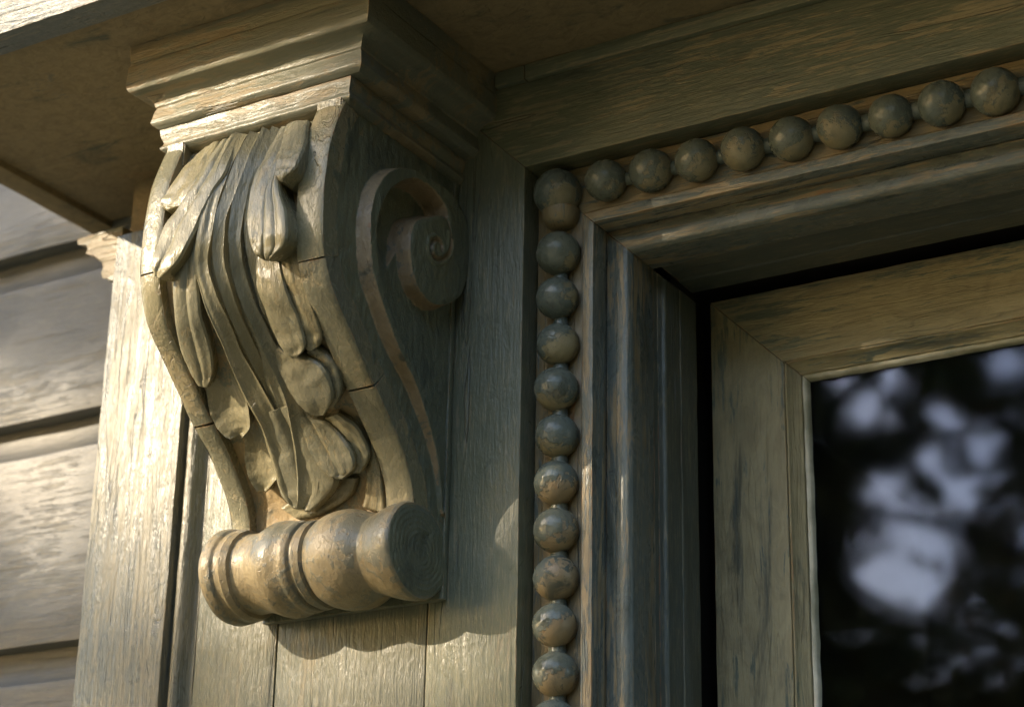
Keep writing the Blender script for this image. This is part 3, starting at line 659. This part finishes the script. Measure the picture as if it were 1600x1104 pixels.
hgt -= raised * 0.0022 * np.exp(-(dc / 0.0012) ** 2)
hgt += raised * 0.0012 * np.exp(-((dc - 0.0030) / 0.0018) ** 2) * (rr < 0.020)
nzv = np.array([0.0008 * mnoise.noise(Vector((p[0] * 60, 1, p[1] * 45))) + 0.0005 * mnoise.noise(Vector((p[0] * 190, 4, p[1] * 110))) for p in P])
frontzone = np.exp(-((P[:, 0] - np.repeat([yF(z) for z in zz], ny_)) / 0.028) ** 2)
chips = np.array([max(0.0, mnoise.noise(Vector((p[0] * 130, 9, p[1] * 55))) - 0.12) for p in P])
xs = XRB + hgt + nzv - chips * 0.0022 * frontzone
V = np.stack([xs, P[:, 0], P[:, 1]], 1)
F = []
for i in range(nz - 1):
    for j in range(ny_ - 1):
        a = i * ny_ + j; F.append((a, a + 1, a + ny_ + 1, a + ny_))
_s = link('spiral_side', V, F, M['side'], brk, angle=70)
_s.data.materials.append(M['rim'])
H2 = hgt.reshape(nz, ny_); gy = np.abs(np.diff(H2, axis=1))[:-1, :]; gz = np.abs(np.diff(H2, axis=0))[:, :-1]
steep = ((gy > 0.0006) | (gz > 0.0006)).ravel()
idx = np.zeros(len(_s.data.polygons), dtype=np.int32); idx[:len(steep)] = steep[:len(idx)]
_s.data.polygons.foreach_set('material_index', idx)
# plain left side and back board
V = []; F = []
for i, z in enumerate(np.linspace(ZT, -0.285, 80)):
    yf = (yF(z) if z > -0.262 else -0.0425) + 0.0005
    V += [(XL + 0.0006, yf, z), (XL + 0.0006, 0, z)]
    if i: F.append((2 * i - 2, 2 * i - 1, 2 * i + 1, 2 * i))
link('plain_side', V, F, M['side'], brk)
board_z('back_board', rect(XL + 0.003, XRB + 0.0018, -0.0060, -0.0008), -0.3150, 0.001, M['side'], brk, amp=0.0004)

# ---- turned roll at the foot
cy, cz, SQ = -0.0352, -0.2880, 0.875
rp = [(XRB + 0.0006, 0.0), (XRB + 0.0006, 0.030), (XRB + 0.0004, 0.0366), (-0.0590, 0.0380), (-0.0640, 0.0380), (-0.0705, 0.0366), (-0.0760, 0.0345), (-0.0810, 0.0325), (-0.0850, 0.0314), (-0.0862, 0.0312), (-0.0880, 0.0322),
      (-0.0930, 0.0352), (-0.0990, 0.0378), (-0.1060, 0.0392), (-0.1130, 0.0394), (-0.1200, 0.0380), (-0.1260, 0.0354), (-0.1295, 0.0330), (-0.1310, 0.0318), (-0.1325, 0.0345), (-0.1370, 0.0356), (-0.1385, 0.0345), (-0.1395, 0.0326), (-0.1420, 0.0326), (-0.1432, 0.0350), (-0.1470, 0.0366), (-0.1495, 0.0362),
      (-0.1520, 0.0366), (-0.1580, 0.0384), (-0.1640, 0.0384), (-0.1700, 0.0362), (-0.1760, 0.0336), (-0.1820, 0.0320), (-0.1890, 0.0316), (-0.1930, 0.0322), (-0.1940, 0.0350), (-0.1985, 0.0370), (-0.2005, 0.0362), (-0.2040, 0.0364), (-0.2060, 0.0384), (-0.2120, 0.0390), (-0.2150, 0.0376), (-0.2156, 0.030), (-0.2156, 0.0)]
fine_ = []
for (xa, ra), (xb, rb) in zip(rp[:-1], rp[1:]):
    for q in range(3): fine_.append((xa + (xb - xa) * q / 3, ra + (rb - ra) * q / 3))
fine_.append(rp[-1])
rings = []
na = 96
V = []; F = []
for i, (x, r_) in enumerate(fine_):
    for j in range(na):
        a = 2 * math.pi * j / na
        wv = 1 + 0.006 * mnoise.noise(Vector((x * 40, math.cos(a) * 2, math.sin(a) * 2)))
        V.append((x, min(cy + math.cos(a) * r_ * wv * (0.985), -0.0009), cz + math.sin(a) * r_ * wv * SQ))
for i in range(len(fine_) - 1):
    for j in range(na):
        a = i * na + j; b = i * na + (j + 1) % na; F.append((a, b, b + na, a + na))
V = wob(V, 0.0006, 60, 3); V = wob(V, 0.0002, 220, 5)
V[:, 1] = np.minimum(V[:, 1], -0.0009)
link('foot_roll', V, F, M['roll'], brk, angle=42)
# end grain rings on the roll's right end
V = []; F = []; nr_, na_ = 34, 84
for i in range(nr_ + 1):
    r_ = 0.0366 * i / nr_
    for j in range(na_):
        a = 2 * math.pi * j / na_
        h = 0.00022 * math.sin(r_ * 1500 + 2.2 * mnoise.noise(Vector((math.cos(a), math.sin(a), r_ * 50)))) + 0.0007 * mnoise.noise(Vector((math.cos(a) * r_ * 90, 4, math.sin(a) * r_ * 90)))
        V.append((XRB + 0.0016 + h - 0.0016 * (r_ / 0.0366) ** 10, min(cy + math.cos(a) * r_, -0.0009), cz + math.sin(a) * r_ * SQ))
for i in range(nr_):
    for j in range(na_):
        a = i * na_ + j; b = i * na_ + (j + 1) % na_; F.append((a, b, b + na_, a + na_))
link('roll_end', V, F, M['side'], brk, angle=70)

# ---- moulded cap: profile (inset from the widest line, height), returned round both sides
def cap(name, prof, mat, seed, xl=-0.2377, xr=-0.0252, yfr=-0.166, x_in=None, step=0.006):
    prof = rounded(prof, 0.0007, 2)
    corners = []
    rings = []
    def path(o):
        a = (xl + o[0], 0.0); b = (xl + o[0], yfr + o[0]); c = (xr - o[0], yfr + o[0]); d = (xr - o[0], 0.0)
        return a, b, c, d
    segs = [(0, 1, 24), (1, 2, 36), (2, 3, 24)]
    for s0, s1, k in segs:
        for i in range(k + (1 if s1 == 3 else 0)):
            t = i / k; ring = []
            for o in prof:
                p = path(o); A = p[s0]; B = p[s1]
                ring.append((A[0] + (B[0] - A[0]) * t, A[1] + (B[1] - A[1]) * t, o[1]))
            rings.append(ring)
    return sweep(name, rings, mat, brk, amp=0.0006, f=48, seed=seed, angle=35)
cove = [(0.0, SZ - 0.0004), (0.0012, 0.066), (0.0002, 0.0645), (0.0, 0.0490), (0.0010, 0.0462), (0.0022, 0.0445)]
for k in range(9):
    a = k / 8 * math.pi / 2
    cove.append((0.0035 + 0.0122 * math.sin(a), 0.0440 - 0.0085 * (1 - math.cos(a))))
cove += [(0.0168, 0.0345), (0.0156, 0.0315), (0.0142, 0.0240), (0.0138, 0.0222), (0.0150, 0.0205), (0.0185, 0.0178), (0.040, 0.0176), (0.040, SZ - 0.0004)]
cap('cap_moulding', cove, M['cap_x'], 2.0)
bed = [(0.0, 0.0174), (0.0006, 0.0120), (0.0026, 0.0070), (0.0018, 0.0048), (0.0004, 0.0030), (0.0010, 0.0014), (0.0040, -0.0010), (0.0075, -0.0022), (0.030, -0.0022), (0.030, 0.0174)]
cap('bed_moulding', bed, M['cap_x'], 6.0, xl=-0.2180, xr=-0.0510, yfr=-0.1475)
box('cap_core', -0.190, -0.075, -0.118, -0.001, 0.0, 0.080, M['void'], brk)

# ------------------------------------------------------------------ trees across the yard: broad ones show in the glass, added round ones block the sun
def tree(name, label, x, y, h, cr, nleaf, seed, mat, crown_c=None, holes=(), lsize=0.07):
    r = np.random.default_rng(seed)
    t = thing(name, label, 'tree', (x, y, GZ), 'trees across the yard')
    cz0 = GZ + h - cr[2]
    # trunk and limbs
    V = []; F = []
    def limb(p0, p1, r0, r1, k=9, nr=9, bend=0.2):
        base = len(V); p0 = np.array(p0, float); p1 = np.array(p1, float); ax = p1 - p0; ln = np.linalg.norm(ax); ax /= ln
        u = np.cross(ax, (0.3, 0.9, 0.1)); u /= np.linalg.norm(u); w = np.cross(ax, u); sd_ = r.random() * 6
        for i in range(k + 1):
            s = i / k; c = p0 + ax * ln * s + u * math.sin(s * 4 + sd_) * bend * ln * 0.12 * s * (1 - s) * 4
            rr = r0 + (r1 - r0) * s
            for j in range(nr):
                a = 2 * math.pi * j / nr; V.append(c + (u * math.cos(a) + w * math.sin(a)) * rr)
        for i in range(k):
            for j in range(nr):
                a = base + i * nr + j; b = base + i * nr + (j + 1) % nr; F.append((a, b, b + nr, a + nr))
    top = (x + 0.2, y, cz0 + cr[2] * 0.2)
    limb((x, y, GZ - 0.1), top, 0.22, 0.11, 14, 12)
    for i in range(5):
        a = i * 2.4; s = 0.35 + 0.6 * r.random(); st = np.array((x, y, GZ)) * (1 - s) + np.array(top) * s
        limb(st, (x + math.cos(a) * cr[0] * 0.75, y + math.sin(a) * cr[1] * 0.75, cz0 + (r.random() - 0.2) * cr[2] * 0.8), 0.05, 0.010, 8, 7, 0.6)
    link('trunk', V, F, M['bark'], t)
    # crown: leaf-sized quads gathered in clumps
    ncl = nleaf // 90
    cl = r.normal(size=(ncl, 3)); cl /= np.linalg.norm(cl, axis=1)[:, None]
    cl *= (0.35 + 0.65 * r.random((ncl, 1)) ** 0.5)
    cl = cl * np.array(cr) * (0.85 + 0.3 * r.random((ncl, 1))) + np.array((x, y, cz0))
    pts = (cl[:, None, :] + r.normal(size=(ncl, 90, 3)) * (0.13 * max(cr) * (0.6 + 0.8 * r.random((ncl, 1, 1))))).reshape(-1, 3)
    keep = np.ones(len(pts), bool)
    lane_n = np.array([0.95 + 1.2 * mnoise.noise(Vector(tuple(v * 2.6))) for v in pts]) if holes else None
    for (c, d, rad) in holes:                # open lanes through the crown
        c = np.array(c, float); d = np.array(d, float); d /= np.linalg.norm(d)
        q = pts - c; q = q - (q @ d)[:, None] * d; keep &= np.linalg.norm(q, axis=1) > rad * lane_n
    pts = pts[keep]; n = len(pts)
    a = r.normal(size=(n, 3)); a /= np.linalg.norm(a, axis=1)[:, None]; b = np.cross(a, r.normal(size=(n, 3))); b /= np.linalg.norm(b, axis=1)[:, None]
    s = lsize * (0.6 + 0.8 * r.random((n, 1)))
    Q = np.stack([pts - a * s, pts - b * s * 0.45, pts + a * s, pts + b * s * 0.45], 1).reshape(-1, 3) - np.array((x, y, GZ))
    me = bpy.data.meshes.new('crown'); me.vertices.add(4 * n); me.vertices.foreach_set('co', Q.ravel())
    me.loops.add(4 * n); me.loops.foreach_set('vertex_index', np.arange(4 * n, dtype=np.int32))
    me.polygons.add(n); me.polygons.foreach_set('loop_start', np.arange(0, 4 * n, 4, dtype=np.int32))
    me.update(calc_edges=True); me.materials.append(mat)
    o = bpy.data.objects.new('crown', me); scene.collection.objects.link(o); o.parent = t
    return t

def sun_block_tree(label, c, rad, nleaf, seed, mat, lsize=0.05, holes=()):  # unseen ball of leaves on a trunk, added to block part of the sun
    r = np.random.default_rng(seed)
    t = thing('sun_block_tree', label, 'tree', (c[0], c[1], GZ), 'trees across the yard')
    V = []; F = []
    k, nr = 12, 12
    for i in range(k + 1):
        s = i / k; z = GZ - 0.1 + (c[2] - GZ + 0.3) * s
        for j in range(nr):
            a = 2 * math.pi * j / nr; q = 0.16 * (1 - 0.5 * s) * (1 + 0.1 * math.sin(3 * a + s * 3)); V.append((c[0] + math.cos(a) * q + 0.06 * math.sin(s * 5), c[1] + math.sin(a) * q, z))
    for i in range(k):
        for j in range(nr):
            a = i * nr + j; b = i * nr + (j + 1) % nr; F.append((a, b, b + nr, a + nr))
    link('trunk', V, F, M['bark'], t)
    d = r.normal(size=(nleaf, 3)); d /= np.linalg.norm(d, axis=1)[:, None]
    rr = r.random((nleaf, 1)) ** (1 / 3)
    bumpy = np.array([1 + 0.035 * mnoise.noise(Vector(tuple(v * 3.0))) + 0.012 * mnoise.noise(Vector(tuple(v * 11.0))) for v in d])[:, None]
    pts = np.array(c) + d * rr * rad * bumpy
    for (c_, d_, rad_) in holes:
        c_ = np.array(c_, float); d_ = np.array(d_, float); d_ /= np.linalg.norm(d_)
        q = pts - c_; q = q - (q @ d_)[:, None] * d_; pts = pts[np.linalg.norm(q, axis=1) > rad_]
    nleaf = len(pts)
    a = r.normal(size=(nleaf, 3)); a /= np.linalg.norm(a, axis=1)[:, None]; b = np.cross(a, r.normal(size=(nleaf, 3))); b /= np.linalg.norm(b, axis=1)[:, None]
    s = lsize * (0.6 + 0.8 * r.random((nleaf, 1)))
    Q = np.stack([pts - a * s, pts - b * s * 0.45, pts + a * s, pts + b * s * 0.45], 1).reshape(-1, 3) - np.array((c[0], c[1], GZ))
    n = nleaf
    me = bpy.data.meshes.new('crown'); me.vertices.add(4 * n); me.vertices.foreach_set('co', Q.ravel())
    me.loops.add(4 * n); me.loops.foreach_set('vertex_index', np.arange(4 * n, dtype=np.int32))
    me.polygons.add(n); me.polygons.foreach_set('loop_start', np.arange(0, 4 * n, 4, dtype=np.int32))
    me.update(calc_edges=True); me.materials.append(mat)
    o = bpy.data.objects.new('crown', me); scene.collection.objects.link(o); o.parent = t
sun_block_tree('unseen round crown in front, added to hold the low sun off the window', (-5.25, -8.70, 2.67), 1.90, 52000, 3, M['leaf2'])
sun_block_tree('second unseen round crown further left, added to shade the grey siding', (-9.06, -5.39, 3.42), 2.98, 90000, 4, M['leaf2'], lsize=0.065, holes=[((-0.53, 0.07, -0.10), (-0.87, -1.0, 0.48), 0.085)])  # hole cut along the sun's path leaves one bright spot on the siding
sun_block_tree('third unseen round crown further out, added to shade the woodwork below the roll', (-9.42, -10.37, 2.37), 2.2, 60000, 6, M['leaf2'], lsize=0.06)
sun_block_tree('fourth and tallest unseen round crown, far out, added to keep sun off the upper sash', (-8.42, -12.57, 5.28), 1.82, 52000, 9, M['leaf2'], lsize=0.055)
# open lanes in the crowns where the sky shows in the pane: (point, direction, radius)
LANES = []
LANES.append(((0.694, 1.466, -0.671), (-0.3251, -0.9025, 0.2824), 0.228))
LANES.append(((0.694, 1.466, -0.671), (-0.3016, -0.9054, 0.2988), 0.182))
LANES.append(((0.694, 1.466, -0.671), (-0.3359, -0.8798, 0.3364), 0.146))
LANES.append(((0.694, 1.466, -0.671), (-0.3011, -0.8929, 0.3347), 0.091))
LANES.append(((0.694, 1.466, -0.671), (-0.3496, -0.898, 0.2673), 0.182))
LANES.append(((0.694, 1.466, -0.671), (-0.3269, -0.9084, 0.2608), 0.182))
LANES.append(((0.694, 1.466, -0.671), (-0.2722, -0.8941, 0.3557), 0.137))
LANES.append(((0.694, 1.466, -0.671), (-0.3464, -0.871, 0.3483), 0.091))
LANES.append(((0.694, 1.466, -0.671), (-0.3333, -0.8933, 0.3016), 0.152))
LANES.append(((0.694, 1.466, -0.671), (-0.2902, -0.903, 0.3169), 0.121))
LANES.append(((0.694, 1.466, -0.671), (-0.3559, -0.876, 0.3256), 0.076))
LANES.append(((0.694, 1.466, -0.671), (-0.2773, -0.9203, 0.276), 0.107))
LANES.append(((0.694, 1.466, -0.671), (-0.3133, -0.8968, 0.3123), 0.137))
LANES.append(((0.694, 1.466, -0.671), (-0.3209, -0.8801, 0.35), 0.097))
tree('tree', 'nearer broadleaf tree whose gappy crown is mirrored in the middle of the window pane', -2.6, -9.5, 7.4, (2.4, 2.0, 2.4), 30000, 5, M['leaf'], holes=LANES)
tree('tree', 'tall dark tree behind, mirrored along the bottom and right of the window pane', 1.2, -14.0, 8.2, (3.0, 2.4, 3.2), 36000, 8, M['leaf2'], holes=LANES)
tree('tree', 'bushy dark tree furthest back, mirrored low in the window pane', -5.6, -18.0, 6.0, (3.4, 2.4, 2.6), 36000, 21, M['leaf2'], holes=LANES)

# unseen leaf wall added on the right to keep sky light off right-facing faces
hd = thing('sky_block_hedge', 'tall dense dark leaf wall, unseen, added on the right to block sky light', 'sky_block_hedge', (3.6, -4.0, GZ))
r_ = np.random.default_rng(77)
nh = 70000
hx0, hx1, hy0, hy1, hz0, hz1 = 2.6, 4.2, -9.0, -0.6, GZ, 1.5
P_ = np.stack([hx0 + 0.5 * r_.random(nh) ** 2, hy0 + (hy1 - hy0) * r_.random(nh), hz0 + (hz1 - hz0) * r_.random(nh)], 1)
tp = r_.random(nh) < 0.15
P_[tp, 0] = hx0 + (hx1 - hx0) * r_.random(tp.sum()); P_[tp, 2] = hz1 - 0.35 * r_.random(tp.sum()) ** 2
for i in range(nh):
    P_[i, 0] += 0.16 * mnoise.noise(Vector((P_[i, 1] * 0.8, P_[i, 2] * 0.8, 2.0))); P_[i, 2] += 0.15 * mnoise.noise(Vector((P_[i, 1] * 1.1, P_[i, 0], 7.0))) * (P_[i, 2] > hz1 - 0.5)
a = r_.normal(size=(nh, 3)); a /= np.linalg.norm(a, axis=1)[:, None]; b = np.cross(a, r_.normal(size=(nh, 3))); b /= np.linalg.norm(b, axis=1)[:, None]
s = 0.055 * (0.6 + 0.8 * r_.random((nh, 1)))
Q_ = np.stack([P_ - a * s, P_ - b * s * 0.5, P_ + a * s, P_ + b * s * 0.5], 1).reshape(-1, 3) - np.array((3.6, -4.0, GZ))
me = bpy.data.meshes.new('foliage'); me.vertices.add(4 * nh); me.vertices.foreach_set('co', Q_.ravel())
me.loops.add(4 * nh); me.loops.foreach_set('vertex_index', np.arange(4 * nh, dtype=np.int32))
me.polygons.add(nh); me.polygons.foreach_set('loop_start', np.arange(0, 4 * nh, 4, dtype=np.int32))
me.update(calc_edges=True); me.materials.append(M['leaf2'])
o = bpy.data.objects.new('foliage', me); scene.collection.objects.link(o); o.parent = hd
box('twig_core', hx0 + 0.55, hx1 - 0.2, hy0 + 0.1, hy1 - 0.1, GZ, hz1 - 0.35, M['bark'], hd)
